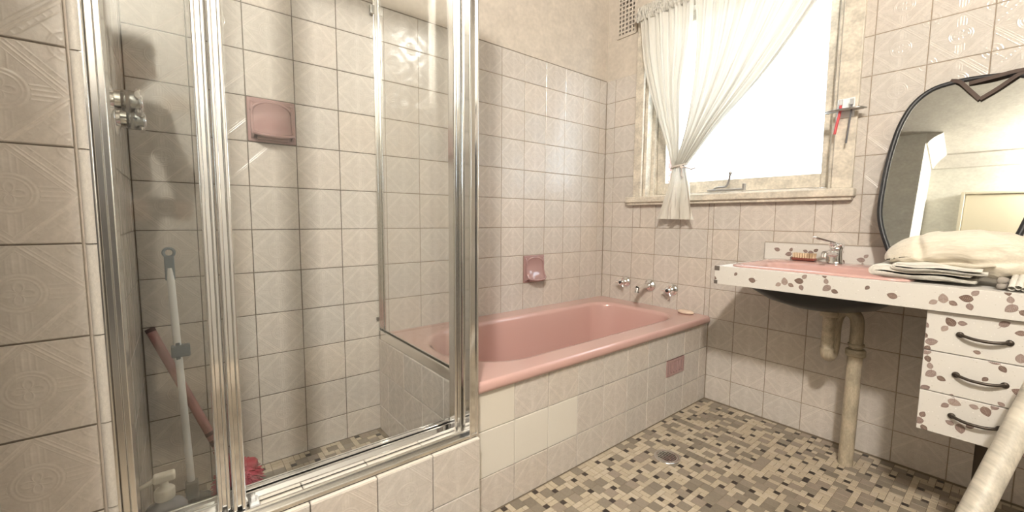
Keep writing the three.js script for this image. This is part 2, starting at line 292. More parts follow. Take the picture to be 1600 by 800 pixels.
// ---------------------------------------------------------------- hob (shower kerb) and wall between bath and shower
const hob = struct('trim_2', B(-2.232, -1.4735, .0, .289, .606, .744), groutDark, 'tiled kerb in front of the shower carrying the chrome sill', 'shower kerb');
layTiles(hob, [-2.227, -2.075, -1.923, -1.771, -1.619, -1.467], [0, .143, .295], [], (u, v) => [u, v, .75], 0);
{ const xs = [-2.227, -2.075, -1.923, -1.771, -1.619, -1.467];
  for (let i = 0; i + 1 < xs.length; i++) for (const [za, zb] of [[.606, .672], [.672, .749]]) { const m = part(hob, 'kerb_tile', tileGeo(T - GAP, zb - za - GAP, .006, .0, .3), plainMats[i % 2], xs[i] + GAP / 2, .297, zb - GAP / 2); m.rotation.x = -Math.PI / 2; }
  // end of the kerb towards the bath
  for (const [a, b] of [[0, .143], [.143, .295]]) { const m = part(hob, 'kerb_tile', tileGeo(.046, b - a - GAP, .006, .4, 0), plainMats[0], -1.467, a + GAP / 2, .7495); m.rotation.y = Math.PI / 2; } }
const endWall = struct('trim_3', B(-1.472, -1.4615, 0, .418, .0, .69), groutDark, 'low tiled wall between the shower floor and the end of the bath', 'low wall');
layTiles(endWall, lines(.10, .002, .606), rowsFrom(.02, .4185), [], (u, v) => [-1.478, v, u], -Math.PI / 2);

// ---------------------------------------------------------------- bath
{
  const bath = thing('bathtub', 'pink enamel bathtub along the tiled wall', 'bathtub', [0, 0, 0]);
  const X0 = -1.458, X1 = -.003, Z0 = .003, Z1 = .716;
  const r = [];
  r.push(rr(X0 + .02, X1, Z0, Z1 - .02, .008, .405), rr(X0, X1, Z0, Z1 - .004, .01, .408), rr(X0, X1, Z0, Z1, .012, .418), rr(X0, X1, Z0, Z1 - .001, .014, .432), rr(X0 + .004, X1 - .002, Z0 + .002, Z1 - .006, .016, .440), rr(X0 + .01, X1 - .004, Z0 + .004, Z1 - .014, .018, .4415));
  const well = (ins, y, left, rad) => rr(-1.385 + ins + left, -.118 - ins, .108 + ins, .606 - ins, [rad, rad + .09, rad + .09, rad].map(q => Math.max(.05, q)), y);
  r.push(well(-.022, .4385, 0, .15), well(-.008, .4375, 0, .145), well(0, .432, 0, .14), well(.006, .42, .004, .135), well(.012, .38, .02, .13), well(.022, .28, .07, .125), well(.034, .17, .13, .12), well(.05, .115, .16, .11), well(.09, .085, .2, .09), well(.16, .075, .24, .06), well(.22, .072, .28, .02));
  part(bath, 'tub', loft(r, false, true), pink);
  part(bath, 'waste', merge([lathe([[0, .003], [.018, .003], [.026, .001], [.027, 0]], 20)]), steelDull, -.42, .074, .357);
  // tiled front panel, a part of the bath surround
  const panel = struct('trim_4', merge([B(-1.4665, -.372, 0, .405, .672, .694), B(-.242, -.003, 0, .405, .672, .694), B(-.372, -.242, 0, .204, .672, .694), B(-.372, -.242, .274, .405, .672, .694)]), groutLight, 'tiled panel along the front of the bathtub', 'bath panel');
  layTiles(panel, lines(-.3828, -1.466, -.004), rowsFrom(0, .412), [[-.3828, -.2308, .2, .2785]], (u, v) => [u, v, .70], 0, (i, j) => (i === 1 && j > 0) || (i === 2 && j === 1) || (i === 3 && j === 1));
  const vent = thing('bath_vent', 'pink ceramic vent set in the bath panel', 'vent', [-.3068, .2393, .70]);
  part(vent, 'frame', merge([B(-.075, .075, .026, .038, -.005, .003), B(-.075, .075, -.038, -.026, -.005, .003), B(-.075, -.062, -.026, .026, -.005, .003), B(.062, .075, -.026, .026, -.005, .003)]), pinkCeramic);
  for (let k = 0; k < 5; k++) part(vent, 'slat', B(-.007, .007, -.027, .027, -.005, .002, .001), pinkCeramic, -.048 + k * .024, 0, 0);
}

// soap dishes
function soapDish(pos, label) {
  const t = thing('soap_dish', label, 'soap dish', pos, 0, 'pink soap dishes');
  const W = .0745;
  part(t, 'plate', B(-W, W, -W, W, -.008, .006, .004), pinkCeramic);
  const hood = [], n = 18;         // scooped recess: rim tube with a hollow behind and a lip below
  const sc = grid(24, 14, (u, v) => { const x = (u - .5) * .122, y = .058 - v * .105; const e = Math.pow(Math.abs(2 * u - 1), 3); const b = Math.sin(v * Math.PI * .62 - .05); return [x, y - .01 * v * v * (1 - e), .0075 + .046 * Math.pow(v, 3.2) * (1 - .5 * e) + .006 * Math.pow(1 - v, 4) - .0005 * b]; });
  part(t, 'scoop', sc, pinkCeramic);
  const lip = [];
  const pts = []; for (let k = 0; k <= 16; k++) { const u = k / 16, e = Math.pow(Math.abs(2 * u - 1), 3); pts.push([(u - .5) * .124, -.047 - .01 * (1 - e), .0075 + .046 * (1 - .5 * e)]); }
  part(t, 'lip', merge([tube(pts, .006, 40, 8), new THREE.SphereGeometry(.006, 10, 8).translate(...pts[0]), new THREE.SphereGeometry(.006, 10, 8).translate(...pts[16])]), pinkCeramic);
  for (const s of [-1, 1]) part(t, 'cheek', (() => { const sh2 = new THREE.Shape(); sh2.moveTo(0, .062); sh2.quadraticCurveTo(.014, .05, .010, .02); sh2.quadraticCurveTo(.008, -.02, .030, -.045); sh2.lineTo(.030, -.052); sh2.lineTo(0, -.064); sh2.closePath(); const g = new THREE.ExtrudeGeometry(sh2, { depth: .005, bevelEnabled: true, bevelSize: .0015, bevelThickness: .0015, bevelSegments: 2 }); g.rotateY(-Math.PI / 2); return g.translate(s * .062 + .0025, 0, .004); })(), pinkCeramic);
  part(t, 'hood', (() => { const p2 = []; for (let k = 0; k <= 16; k++) { const a = Math.PI * k / 16; p2.push([-Math.cos(a) * .062, .028 + Math.sin(a) * .034, .009]); } return tube(p2, .0055, 40, 8); })(), pinkCeramic);
  part(t, 'base_rib', B(-.05, .05, -.068, -.052, .004, .026, .005), pinkCeramic);
}
soapDish([-1.8441, 1.2665, 0], 'pink ceramic soap dish on the shower wall behind the glass');
soapDish([-.5932, .6585, 0], 'pink ceramic soap dish on the wall above the bathtub');

// bath taps and spout
function tapHandle(pos, label) {
  const t = thing('bath_tap', label, 'tap', pos, 0, 'bath taps'); t.rotation.z = Math.PI / 2;      // local y points into the room
  part(t, 'flange', lathe([[0, 0], [.033, 0], [.033, .004], [.028, .010], [.02, .014], [.017, .03], [.0, .03]], 26), chrome);
  part(t, 'stem', lathe([[.0, .028], [.012, .028], [.012, .04], [.0, .04]], 16), steelDull);
  const h = part(t, 'handle', lathe([[0, .037], [.012, .037], [.019, .042], [.020, .052], [.014, .058], [0, .06]], 20), chrome);
  const lugs = []; for (let k = 0; k < 3; k++) { const a = k * 2.094 + .5; lugs.push(rod([Math.cos(a) * .012, .048, Math.sin(a) * .012], [Math.cos(a) * .033, .051, Math.sin(a) * .033], .0065, 10, .005)); }
  part(h, 'lug', merge(lugs), chrome);
  part(t, 'button', lathe([[0, .066], [.006, .065], [.009, .061], [.009, .057]], 14), M([.03, .03, .03], { roughness: .3 }));
}
tapHandle([0, .556, .186], 'chrome bath tap nearest the corner');
tapHandle([0, .548, .494], 'chrome bath tap nearest the vanity');
{ const t = thing('bath_spout', 'chrome bath spout between the two taps', 'spout', [0, .553, .352]); t.rotation.z = Math.PI / 2;
  part(t, 'flange', lathe([[0, 0], [.036, 0], [.036, .004], [.031, .010], [.024, .014], [.021, .02], [0, .02]], 28), chromeOld);
  const s = part(t, 'spout_body', merge([tube([[0, .015, 0], [0, .05, 0], [.002, .10, 0], [-.004, .125, 0]], .0125, 24, 14), rod([-.004, .122, 0], [-.022, .128, 0], .0125, 14)]), chromeOld);
  part(s, 'aerator', rod([-.020, .1275, 0], [-.03, .130, 0], .0135, 14), steelDull); }
{ const t = thing('soap_bar', 'small oval cream soap on the bath ledge', 'soap', [-.047, .441, .60]); t.scale.set(1, 1, 1);
  part(t, 'bar', loft([0, .002, .006, .011, .015, .0165].map((y, i) => { const k = [.8, .94, 1, .97, .85, .6][i]; const o = []; for (let q = 0; q < 28; q++) { const a = -q / 28 * 6.283; o.push([Math.cos(a) * .026 * k, y, Math.sin(a) * .044 * k]); } return o.reverse(); }), true, true), M([.74, .58, .46], { roughness: .45 })); }

// floor drain
{ const t = thing('floor_drain', 'round metal drain grate in the mosaic floor', 'drain', [-.661, 0, .878]);
  part(t, 'rim', lathe([[.036, .0005], [.036, .0035], [.048, .0035], [.05, .001], [.05, .0005]], 36), chromeOld);
  part(t, 'sump', new THREE.CylinderGeometry(.037, .037, .0012, 32), M([.02, .018, .015], { roughness: .8 }), 0, .0008, 0);
  for (let k = -3; k <= 3; k++) { const x = k * .0105, L = Math.sqrt(.036 ** 2 - x * x); part(t, 'bar', B(-.0028, .0028, .001, .0035, -L, L), chromeOld, x, 0, 0); } }

// ---------------------------------------------------------------- shower screen
const YT = 2.02;
const CH = (x0, x1, y0, y1, z0, z1) => {   // chrome extrusion with a recessed channel
  const w = x1 - x0, d = z1 - z0; return merge([B(x0, x0 + w * .36, y0, y1, z0, z1, w * .13), B(x1 - w * .36, x1, y0, y1, z0, z1, w * .13), B(x0 + w * .25, x1 - w * .25, y0, y1, z0 + d * .1, z1 - d * .28)]);
};
{
  const s = thing('shower_screen', 'chrome framed shower screen standing on the tiled kerb', 'shower screen');
  part(s, 'jamb', merge([B(-2.2325, -2.2235, .298, YT, .715, .745, .002), B(-2.2235, -2.2125, .298, YT, .70, .733, .002), B(-2.2125, -2.203, .298, YT, .688, .742, .002)]), aluminium);
  part(s, 'sill', merge([B(-2.205, -1.470, .2975, .3005, .715, .741), B(-2.205, -1.470, .2975, .320, .721, .7255, .001), B(-2.205, -1.470, .2975, .309, .7355, .741, .001)]), chromeOld);
  part(s, 'stile', merge([CH(-2.0865, -2.064, .298, YT, .678, .71), CH(-2.062, -2.0385, .298, YT, .69, .718)]), chrome);
  part(s, 'corner_post', merge([B(-1.4985, -1.492, .2975, YT, .708, .744, .002), B(-1.492, -1.474, .2975, YT, .712, .738), B(-1.474, -1.468, .2975, YT, .706, .744, .002)]), chrome);
  part(s, 'stile', CH(-1.517, -1.489, .298, YT, .664, .694), chromeOld);
  part(s, 'head_rail', B(-2.2325, -1.468, YT, YT + .035, .69, .745, .003), chrome);
  part(s, 'glass_panel', B(-2.204, -2.085, .32, YT, .694, .6985), glass);
  part(s, 'corner_block', merge([B(-2.031, -2.012, .298, .312, .664, .70, .003), B(-2.028, -2.018, .31, .322, .668, .69, .003)]), M([.7, .7, .69], { roughness: .3 }));
  const d = thing('sliding_door', 'clear glass sliding shower door in the rear track', 'shower door');
  part(d, 'track', merge([B(-2.222, -1.482, .2975, .3005, .614, .672), B(-2.222, -1.482, .2975, .313, .614, .619, .001), B(-2.222, -1.482, .2975, .310, .640, .645, .001), B(-2.222, -1.482, .2975, .308, .667, .672, .001)]), chrome);
  part(d, 'stile', CH(-1.494, -1.4785, .301, YT, .621, .638), aluminium);
  part(d, 'bottom_rail', B(-2.04, -1.495, .301, .314, .623, .636, .002), chrome);
  part(d, 'glass_panel', B(-2.219, -2.03, .31, YT, .653, .657), glass);
  part(d, 'glass_panel', B(-2.04, -1.493, .312, YT, .6275, .6315), glass);
  const p = thing('glass_partition', 'glass partition panel above the end of the bathtub', 'glass panel');
  part(p, 'bottom_rail', merge([B(-1.476, -1.468, .4195, .456, .012, .60, .002), B(-1.468, -1.456, .4195, .438, .012, .60), B(-1.457, -1.452, .4195, .456, .012, .60, .001)]), aluminium);
  part(p, 'wall_channel', merge([B(-1.478, -1.469, .42, YT, .0012, .016, .002), B(-1.469, -1.455, .42, YT, .0012, .010), B(-1.455, -1.449, .42, YT, .0012, .016, .002)]), chromeOld);
  part(p, 'stile', merge([B(-1.4765, -1.470, .4195, YT, .602, .664, .002), B(-1.470, -1.452, .4195, YT, .604, .62), B(-1.452, -1.446, .4195, YT, .602, .664, .002)]), chrome);
  part(p, 'glass_panel', B(-1.4645, -1.4605, .44, YT, .011, .603), glass);
  part(p, 'clip', merge([B(-1.488, -1.472, 1.735, 1.77, .003, .018, .003), B(-1.486, -1.474, .50, .515, .003, .014, .002)]), steelDull);
}
// shower taps on the side wall: local y towards +x
function showerTap(pos, label) {
  const t = thing('shower_tap', label, 'tap', pos, 0, 'shower taps'); t.rotation.z = -Math.PI / 2; t.scale.set(1.18, .68, 1.18);
  part(t, 'flange', lathe([[.019, .012], [.026, .006], [.035, .002], [.036, 0]], 28), chrome);
  part(t, 'body', lathe([[0, .03], [.017, .03], [.0185, .028], [.0185, .008], [.019, 0]], 24), chromeOld);
  const h = part(t, 'handle', lathe([[0, .078], [.016, .078], [.02, .074], [.0205, .05], [.0195, .03], [0, .028]], 24), P([.62, .64, .65], { metalness: .85, roughness: .18 }));
  const c = []; for (let k = 0; k < 4; k++) { const a = k * Math.PI / 2 + .4; c.push(rod([0, .066, 0], [Math.cos(a) * .026, .070, Math.sin(a) * .026], .0075, 10)); } c.push(lathe([[0, .084], [.012, .083], [.016, .078], [.017, .06], [0, .058]], 18));
  part(h, 'cross_head', merge(c), chrome);
}
showerTap([-2.225, 1.186, .425], 'chrome and clear shower tap nearest the screen');
showerTap([-2.225, 1.168, .300], 'chrome and clear shower tap nearest the back wall');

// ---------------------------------------------------------------- window
{
  const w = new THREE.Group(); w.name = 'window_1'; w.userData = { kind: 'structure', label: 'white timber window with obscure glass above the bathtub', category: 'window' }; scene.add(w);
  const arch = (z0, z1) => merge([B(-.020, -.0005, 1.066, 2.13, z0, z1, .004)]);
  part(w, 'architrave', arch(.225, .279), oldPaint); part(w, 'architrave', arch(1.183, 1.252), oldPaint);
  part(w, 'architrave', B(-.020, -.0005, 2.055, 2.13, .279, 1.183, .004), oldPaint);
  part(w, 'sill', merge([B(-.042, .06, 1.032, 1.066, .188, 1.264, .006), B(-.030, 0, 1.018, 1.034, .196, 1.256, .003)]), oldPaint);
  part(w, 'frame', merge([B(0, .12, 1.066, 2.055, .279, .298, .002), B(.05, .12, 1.066, 2.055, .298, .318, .002), B(0, .12, 1.066, 2.055, 1.168, 1.183, .002), B(.05, .12, 1.066, 2.055, 1.152, 1.168, .002), B(0, .12, 2.03, 2.06, .29, 1.17, .002), B(.06, .14, 1.045, 1.078, .29, 1.17, .002)]), oldPaint);
  const sash = new THREE.Group(); sash.name = 'sash'; sash.position.set(.052, 2.03, 0); sash.rotation.z = .035; w.add(sash);
  part(sash, 'sash_stile', B(.0, .034, -.95, 0, .320, .372, .004), oldPaint); part(sash, 'sash_stile', B(.0, .034, -.95, 0, 1.118, 1.150, .004), oldPaint);
  part(sash, 'sash_rail', B(.0, .034, -.95, -.888, .372, 1.118, .004), oldPaint); part(sash, 'sash_rail', B(.0, .034, -.05, 0, .372, 1.118, .004), oldPaint);
  part(sash, 'pane', planarUV(B(.016, .0162, -.889, -.048, .370, 1.120), (x, y, z) => [z, y]), hamGlass);
  part(w, 'stay', merge([tube([[.03, 1.08, .66], [.02, 1.098, .70], [.01, 1.10, .745], [.0, 1.125, .765], [-.01, 1.16, .775]], .005, 30, 8), B(-.005, .02, 1.079, 1.088, .66, .84, .003), new THREE.SphereGeometry(.009, 12, 10).translate(-.01, 1.163, .776), B(-.004, .012, 1.079, 1.11, .83, .842, .002)]), M([.42, .40, .38], { metalness: .7, roughness: .4 }));
  // brick reveal outside
  const ext = struct('wall_exterior', merge([B(.129, .24, .5, 2.5, -.15, .322), B(.138, .24, .5, 2.5, 1.175, 1.5), B(.138, .24, .5, .96, .322, 1.175)]), M([.42, .38, .33], { roughness: .95, map: speckle }), 'brick reveal outside the window at its left edge');
  const brickMats = [[.34, .15, .10], [.30, .13, .09], [.38, .18, .12]].map(c => M(c, { roughness: .9, map: speckle }));
  for (let k = 0; k < 12; k++) part(ext, 'brick', B(.139, .2405, 0, .074, k % 2 ? .215 : .10, .326, .003), brickMats[k % 3], 0, .97 + k * .086, 0);
}
// wall vents
function wallVent(pos, turn, label, nx, ny, pitch, holes) {
  const t = thing('wall_vent', label, 'vent', pos, turn, 'wall vents');
  const W = nx * pitch + .008, H = ny * pitch + .008, b = pitch - holes;
  const g = []; for (let i = 0; i <= nx; i++) { const x = -nx * pitch / 2 + i * pitch; g.push(B(x - b / 2 - (i % nx ? 0 : .004), x + b / 2 + (i % nx ? 0 : .004), -H / 2, H / 2, .0015, .007)); }
  part(t, 'upright_bar', merge(g), plaster);
  const k = []; for (let j = 0; j <= ny; j++) { const y = -ny * pitch / 2 + j * pitch; k.push(B(-W / 2, W / 2, y - b / 2 - (j % ny ? 0 : .004), y + b / 2 + (j % ny ? 0 : .004), .0015, .0068)); }
  part(t, 'cross_bar', merge(k), plaster);
}
wallVent([.0055, 2.13, .133], -Math.PI / 2, 'square-holed plaster vent high on the wall beside the window', 5, 9, .0245, .0155);
wallVent([-2.09, 1.60, 2.8995], Math.PI, 'small dotted wall vent mirrored in the shower glass', 8, 5, .014, .007);

// ---------------------------------------------------------------- curtain
{
  const c = thing('sheer_curtain', 'off-white sheer curtain gathered and tied in front of the window', 'curtain');
  const poly = (pts) => { const cv = new THREE.CatmullRomCurve3(pts.map(([z, y]) => V(z, y, 0))); return t => { const p = cv.getPoint(t); return [p.x, p.y]; }; };
  function panel(name, L, R, n, ampTop, ampEnd, x0, ph, bow = 0) {
    const l = poly(L), r = poly(R);
    const g = grid(220, 90, (s, t) => {
      const ss = s + .35 / n * Math.sin(6.283 * n * s * .5 + ph) * .5 + .012 * noise.noise(s * 14, t * 3, ph);
      const a = l(t), b = r(t), k = Math.max(0, Math.min(1, ss));
      const amp = ampTop + (ampEnd - ampTop) * t;
      const f = Math.sin(6.283 * n * s + ph + 2.2 * noise.noise(s * 6, t * 1.6, ph + 4)) * .65 + Math.sin(6.283 * n * 2.3 * s + 3 * noise.noise(s * 9, t * 2.4, 8)) * .35;
      return [x0 + amp * f - bow * Math.sin(Math.PI * t), a[1] + (b[1] - a[1]) * k, a[0] + (b[0] - a[0]) * k];
    });
    return part(c, name, g, sheer);
  }
  panel('curtain_panel', [[.262, 2.05], [.300, 1.79], [.385, 1.52], [.466, 1.30], [.497, 1.212]], [[.575, 2.05], [.570, 1.84], [.532, 1.62], [.535, 1.38], [.532, 1.212]], 8, .013, .010, -.062, .3);
  panel('curtain_panel', [[.572, 2.05], [.592, 1.84], [.592, 1.62], [.566, 1.40], [.512, 1.212]], [[1.262, 2.05], [1.112, 1.82], [.94, 1.60], [.73, 1.39], [.575, 1.212]], 13, .014, .011, -.066, 1.4, .006);
  panel('curtain_tail', [[.500, 1.222], [.478, 1.12], [.435, 1.0], [.412, .94]], [[.572, 1.222], [.600, 1.12], [.618, 1.0], [.632, .935]], 3.5, .014, .022, -.064, 2.0);
  const head = grid(420, 12, (s, t) => { const z = .248 + s * 1.03, n = noise.noise(s * 60, t * 2, 2); return [-.062 + (.013 + .006 * noise.noise(s * 22, t * 3, 1)) * Math.sin(s * 560 + 3 * n) * (1 - .3 * Math.abs(t - .5)), 2.105 - t * .075 + .006 * n, z + .004 * noise.noise(s * 80, t * 4, 6)]; });
  part(c, 'ruffle', head, sheer);
  part(c, 'tie', tube(Array.from({ length: 16 }, (_, k) => { const a = k / 16 * 6.283; return [-.064 + Math.sin(a) * .019, 1.213 + .008 * Math.cos(a), .536 + Math.cos(a) * .043]; }), .0045, 64, 8, true), M([.66, .60, .54], { roughness: .9 }));
  part(c, 'bow', merge([tube([[-.082, 1.205, .56], [-.09, 1.20, .59], [-.088, 1.19, .615], [-.08, 1.195, .635]], .004, 16, 6), tube([[-.082, 1.205, .56], [-.092, 1.185, .57], [-.088, 1.165, .565], [-.084, 1.15, .572]], .005, 16, 6), new THREE.SphereGeometry(.010, 12, 10).translate(-.084, 1.204, .562)]), M([.60, .54, .50], { roughness: .9 }));
  const r = thing('curtain_rod', 'thin curtain rod above the window carrying the sheer curtain', 'rod');
  part(r, 'rod', rod([-.062, 2.068, .235], [-.062, 2.068, 1.29], .006), chrome);
  for (const z of [.236, 1.279]) part(r, 'bracket', B(-.066, .004, 2.058, 2.078, z, z + .006, .001), chromeOld);
}
// toothbrush rack on the right architrave
{
  const t = thing('toothbrush_rack', 'small metal toothbrush rack with white backing on the window frame', 'rack', [-.020, 1.385, 1.215]);
  part(t, 'backing', (() => { const g = new RoundedBoxGeometry(.008, .075, .056, 3, .004); return g.translate(-.004, -.002, 0); })(), M([.82, .84, .84], { roughness: .25 }));
  part(t, 'shelf', merge([B(-.045, -.008, -.017, -.013, -.055, .058, .0015), tube([[-.008, -.015, -.055], [-.03, -.015, -.062], [-.045, -.015, -.045], [-.05, -.015, 0], [-.046, -.015, .05], [-.02, -.015, .066]], .004, 30, 8)]), steelDull);
  const r = thing('red_toothbrush', 'red plastic toothbrush hanging in the metal rack', 'toothbrush', [-.050, 1.365, 1.203]);
  part(r, 'handle', merge([tube([[0, .035, 0], [.001, .0, -.001], [-.002, -.05, -.008], [-.004, -.085, -.012]], .005, 20, 8)]), M([.55, .06, .07], { roughness: .35 }));
  part(r, 'head', B(-.005, .005, .025, .048, -.006, .006, .002), M([.6, .6, .6], { roughness: .5 }));
  const k = thing('dark_toothbrush', 'thin dark grey toothbrush hanging in the metal rack', 'toothbrush', [-.050, 1.365, 1.238]);
  part(k, 'handle', tube([[0, .035, 0], [0, 0, 0], [-.001, -.06, -.004], [-.002, -.125, -.008]], .003, 20, 8), M([.10, .10, .11], { roughness: .4 }));
  part(k, 'head', B(-.005, .005, .022, .045, -.006, .006, .002), M([.45, .45, .45], { roughness: .5 }));
}

// ---------------------------------------------------------------- vanity
const BY = .757, BX = -.505, BZ0 = .958, BZ1 = 2.15;
{
  const v = thing('vanity_top', 'leaf-patterned laminate vanity top with deep front edge', 'vanity top');
  const s = new THREE.Shape(); s.moveTo(BX, BZ0); s.lineTo(-.001, BZ0); s.lineTo(-.001, BZ1); s.lineTo(BX, BZ1); s.closePath();
  const hole = new THREE.Path(); const ring = rr(-.474, -.035, 1.0, 1.50, .05, 0, 6); hole.moveTo(ring[0][0], ring[0][2]); ring.slice(1).forEach(p => hole.lineTo(p[0], p[2])); hole.closePath(); s.holes.push(hole);
  const g = new THREE.ExtrudeGeometry(s, { depth: .018, bevelEnabled: false }); g.rotateX(Math.PI / 2); g.translate(0, BY, 0);
  part(v, 'top_board', boxUV(g), laminateEdge);
  part(v, 'front_edge', boxUV(B(BX - .004, BX + .016, BY - .068, BY + .001, BZ0 - .002, BZ1, .0015)), laminate);
  part(v, 'end_edge', boxUV(B(BX + .016, -.001, BY - .068, BY - .0185, BZ0 - .002, BZ0 + .016)), laminate);
  { const cm = M([.12, .10, .085], { roughness: .7 }); part(v, 'metal_corner', B(BX - .0055, BX - .0035, BY - .016, BY + .0015, BZ0 - .003, BZ0 + .016, .0008), cm); part(v, 'metal_corner', B(BX - .0055, BX - .0035, BY - .068, BY - .054, BZ0 - .003, BZ0 + .01, .0008), cm); }
  const sp = thing('splashback', 'leaf-patterned strip along the wall behind the basin', 'splashback');
  part(sp, 'board', boxUV(B(-.015, -.0012, BY + .001, BY + .078, BZ0 - .008, BZ1, .0015)), laminate);
  part(sp, 'capping', B(-.017, -.0012, BY + .078, BY + .082, BZ0 - .008, BZ1), M([.42, .36, .30], { roughness: .5 }));
  const b = thing('wash_basin', 'pink basin set in the vanity top, black underneath', 'basin');
  const R = (x0, x1, z0, z1, r, y) => rr(x0, x1, z0, z1, r, y);
  part(b, 'bowl', loft([R(-.484, -.028, .993, 1.507, .055, BY + .001), R(-.484, -.028, .993, 1.507, .055, BY + .006), R(-.480, -.034, 1.0, 1.50, .055, BY + .009), R(-.466, -.135, 1.02, 1.48, .06, BY + .006), R(-.458, -.142, 1.03, 1.47, .065, BY - .008), R(-.452, -.15, 1.045, 1.455, .08, BY - .04), R(-.42, -.175, 1.09, 1.41, .09, BY - .10), R(-.36, -.23, 1.18, 1.32, .06, BY - .128)], false, true), pink);
  part(b, 'underside', loft([R(-.470, -.12, 1.015, 1.485, .07, BY - .019), R(-.464, -.13, 1.02, 1.48, .075, BY - .055), R(-.455, -.14, 1.045, 1.455, .09, BY - .085), R(-.43, -.165, 1.09, 1.41, .10, BY - .118), R(-.39, -.2, 1.15, 1.35, .09, BY - .138), R(-.33, -.25, 1.22, 1.28, .03, BY - .146)].map(r => r.reverse()), false, true), black);
  // mixer tap
  const t = thing('mixer_tap', 'chrome single-lever mixer tap behind the basin', 'tap', [-.078, BY + .009, 1.232]);
  part(t, 'body', lathe([[.026, 0], [.026, .004], [.0225, .008], [.0215, .05], [.023, .056], [.0235, .07], [.0, .07]], 26), chrome);
  part(t, 'spout', merge([rod([-.01, .036, 0], [-.105, .042, -.012], .0125, 14, .0105), rod([-.100, .043, -.0115], [-.104, .026, -.012], .0095, 14)]), chrome);
  part(t, 'lever', merge([B(-.024, .024, .070, .082, -.022, .022, .006), (() => { const g2 = new RoundedBoxGeometry(.115, .008, .017, 2, .003); g2.translate(-.062, 0, 0); g2.rotateZ(-.2); g2.rotateY(-.35); return g2.translate(-.01, .080, -.004); })()]), chrome);
  // brush
  const n = thing('nail_brush', 'wooden nail brush with cream bristles up beside the mixer', 'brush', [-.062, BY + .0095, 1.120]);
  part(n, 'back', B(-.018, .018, 0, .012, -.042, .042, .005), M([.20, .05, .035], { roughness: .4 }));
  const br = []; for (let i = 0; i < 9; i++) for (let j = 0; j < 4; j++) br.push(rod([-.012 + j * .008, .011, -.035 + i * .00875], [-.0125 + j * .0083, .030 + .002 * rnd(), -.036 + i * .009], .0036, 7, .0042));
  const bb = part(n, 'bristles', merge(br), M([.72, .56, .38], { roughness: .9 })); bb.userData.kind = 'stuff';
}
{ // trap and waste pipe
  const t = thing('waste_pipe', 'cream plastic trap and waste pipe under the basin', 'pipe', [0, 0, 0]);
  part(t, 'collar_nut', lathe([[.018, 0], [.028, 0], [.029, .004], [.029, .024], [.026, .028], [.018, .028]], 24), pvc, -.235, .578, 1.262);
  part(t, 'tailpiece', rod([-.235, .455, 1.262], [-.235, .606, 1.262], .0195, 18), pvc);
  part(t, 'trap_bend', tube([[-.235, .460, 1.262], [-.228, .432, 1.262], [-.205, .420, 1.264], [-.182, .434, 1.266], [-.176, .47, 1.268], [-.174, .54, 1.268], [-.172, .582, 1.278], [-.171, .598, 1.30], [-.170, .584, 1.325], [-.170, .55, 1.334], [-.170, .46, 1.335]], .021, 80, 16), pvc);
  part(t, 'slip_nut', lathe([[.02, 0], [.030, 0], [.031, .004], [.031, .022], [.028, .026], [.02, .026]], 24), pvc, -.169, .432, 1.335);
  part(t, 'slip_nut', lathe([[.02, 0], [.0255, 0], [.026, .010], [.02, .010]], 24), pvc, -.169, .468, 1.335);
  part(t, 'standpipe', rod([-.160, .0005, 1.330], [-.169, .445, 1.335], .0235, 22), pvc);
}
{ // drawers
  const d = thing('drawer_unit', 'leaf-patterned three-drawer unit under the vanity top', 'drawer unit', [0, 0, 0]);
  const z0 = 1.545, z1 = 2.0;
  part(d, 'carcass', boxUV(merge([B(-.475, -.06, .345, .687, z0 + .006, z0 + .022), B(-.475, -.06, .345, .687, z1 - .022, z1 - .006), B(-.475, -.06, .345, .361, z0 + .022, z1 - .022), B(-.07, -.06, .361, .687, z0 + .022, z1 - .022)])), laminate);
  const hs = [[.575, .687], [.460, .573], [.343, .458]];
  hs.forEach(([a, b], k) => {
    const f = part(d, 'drawer', planarUV(clean(B(-.495, -.477, a, b, z0, z1, .002)), (x, y, z, nx) => Math.abs(nx) > .6 ? [z + k * .13, y + k * .21] : [x + k * .1, y]), laminate);
    const zc = 1.655, yc = (a + b) / 2 - .004 + (k ? .004 : 0);
    part(f, 'handle', merge([tube([[-.497, yc + .004, zc - .042], [-.508, yc + .004, zc - .036], [-.514, yc, zc - .015], [-.514, yc - .001, zc + .015], [-.508, yc + .002, zc + .036], [-.497, yc + .002, zc + .042]], .0042, 36, 8), new THREE.SphereGeometry(.008, 12, 10).scale(.6, 1, 1).translate(-.498, yc + .004, zc - .043), new THREE.SphereGeometry(.008, 12, 10).scale(.6, 1, 1).translate(-.498, yc + .002, zc + .043)]), darkBronze);
  });
  part(d, 'leg', B(-.345, -.32, .0005, .345, 1.655, 1.68, .002), darkBronze); part(d, 'leg', B(-.345, -.32, .0005, .345, 1.955, 1.98, .002), darkBronze);
}
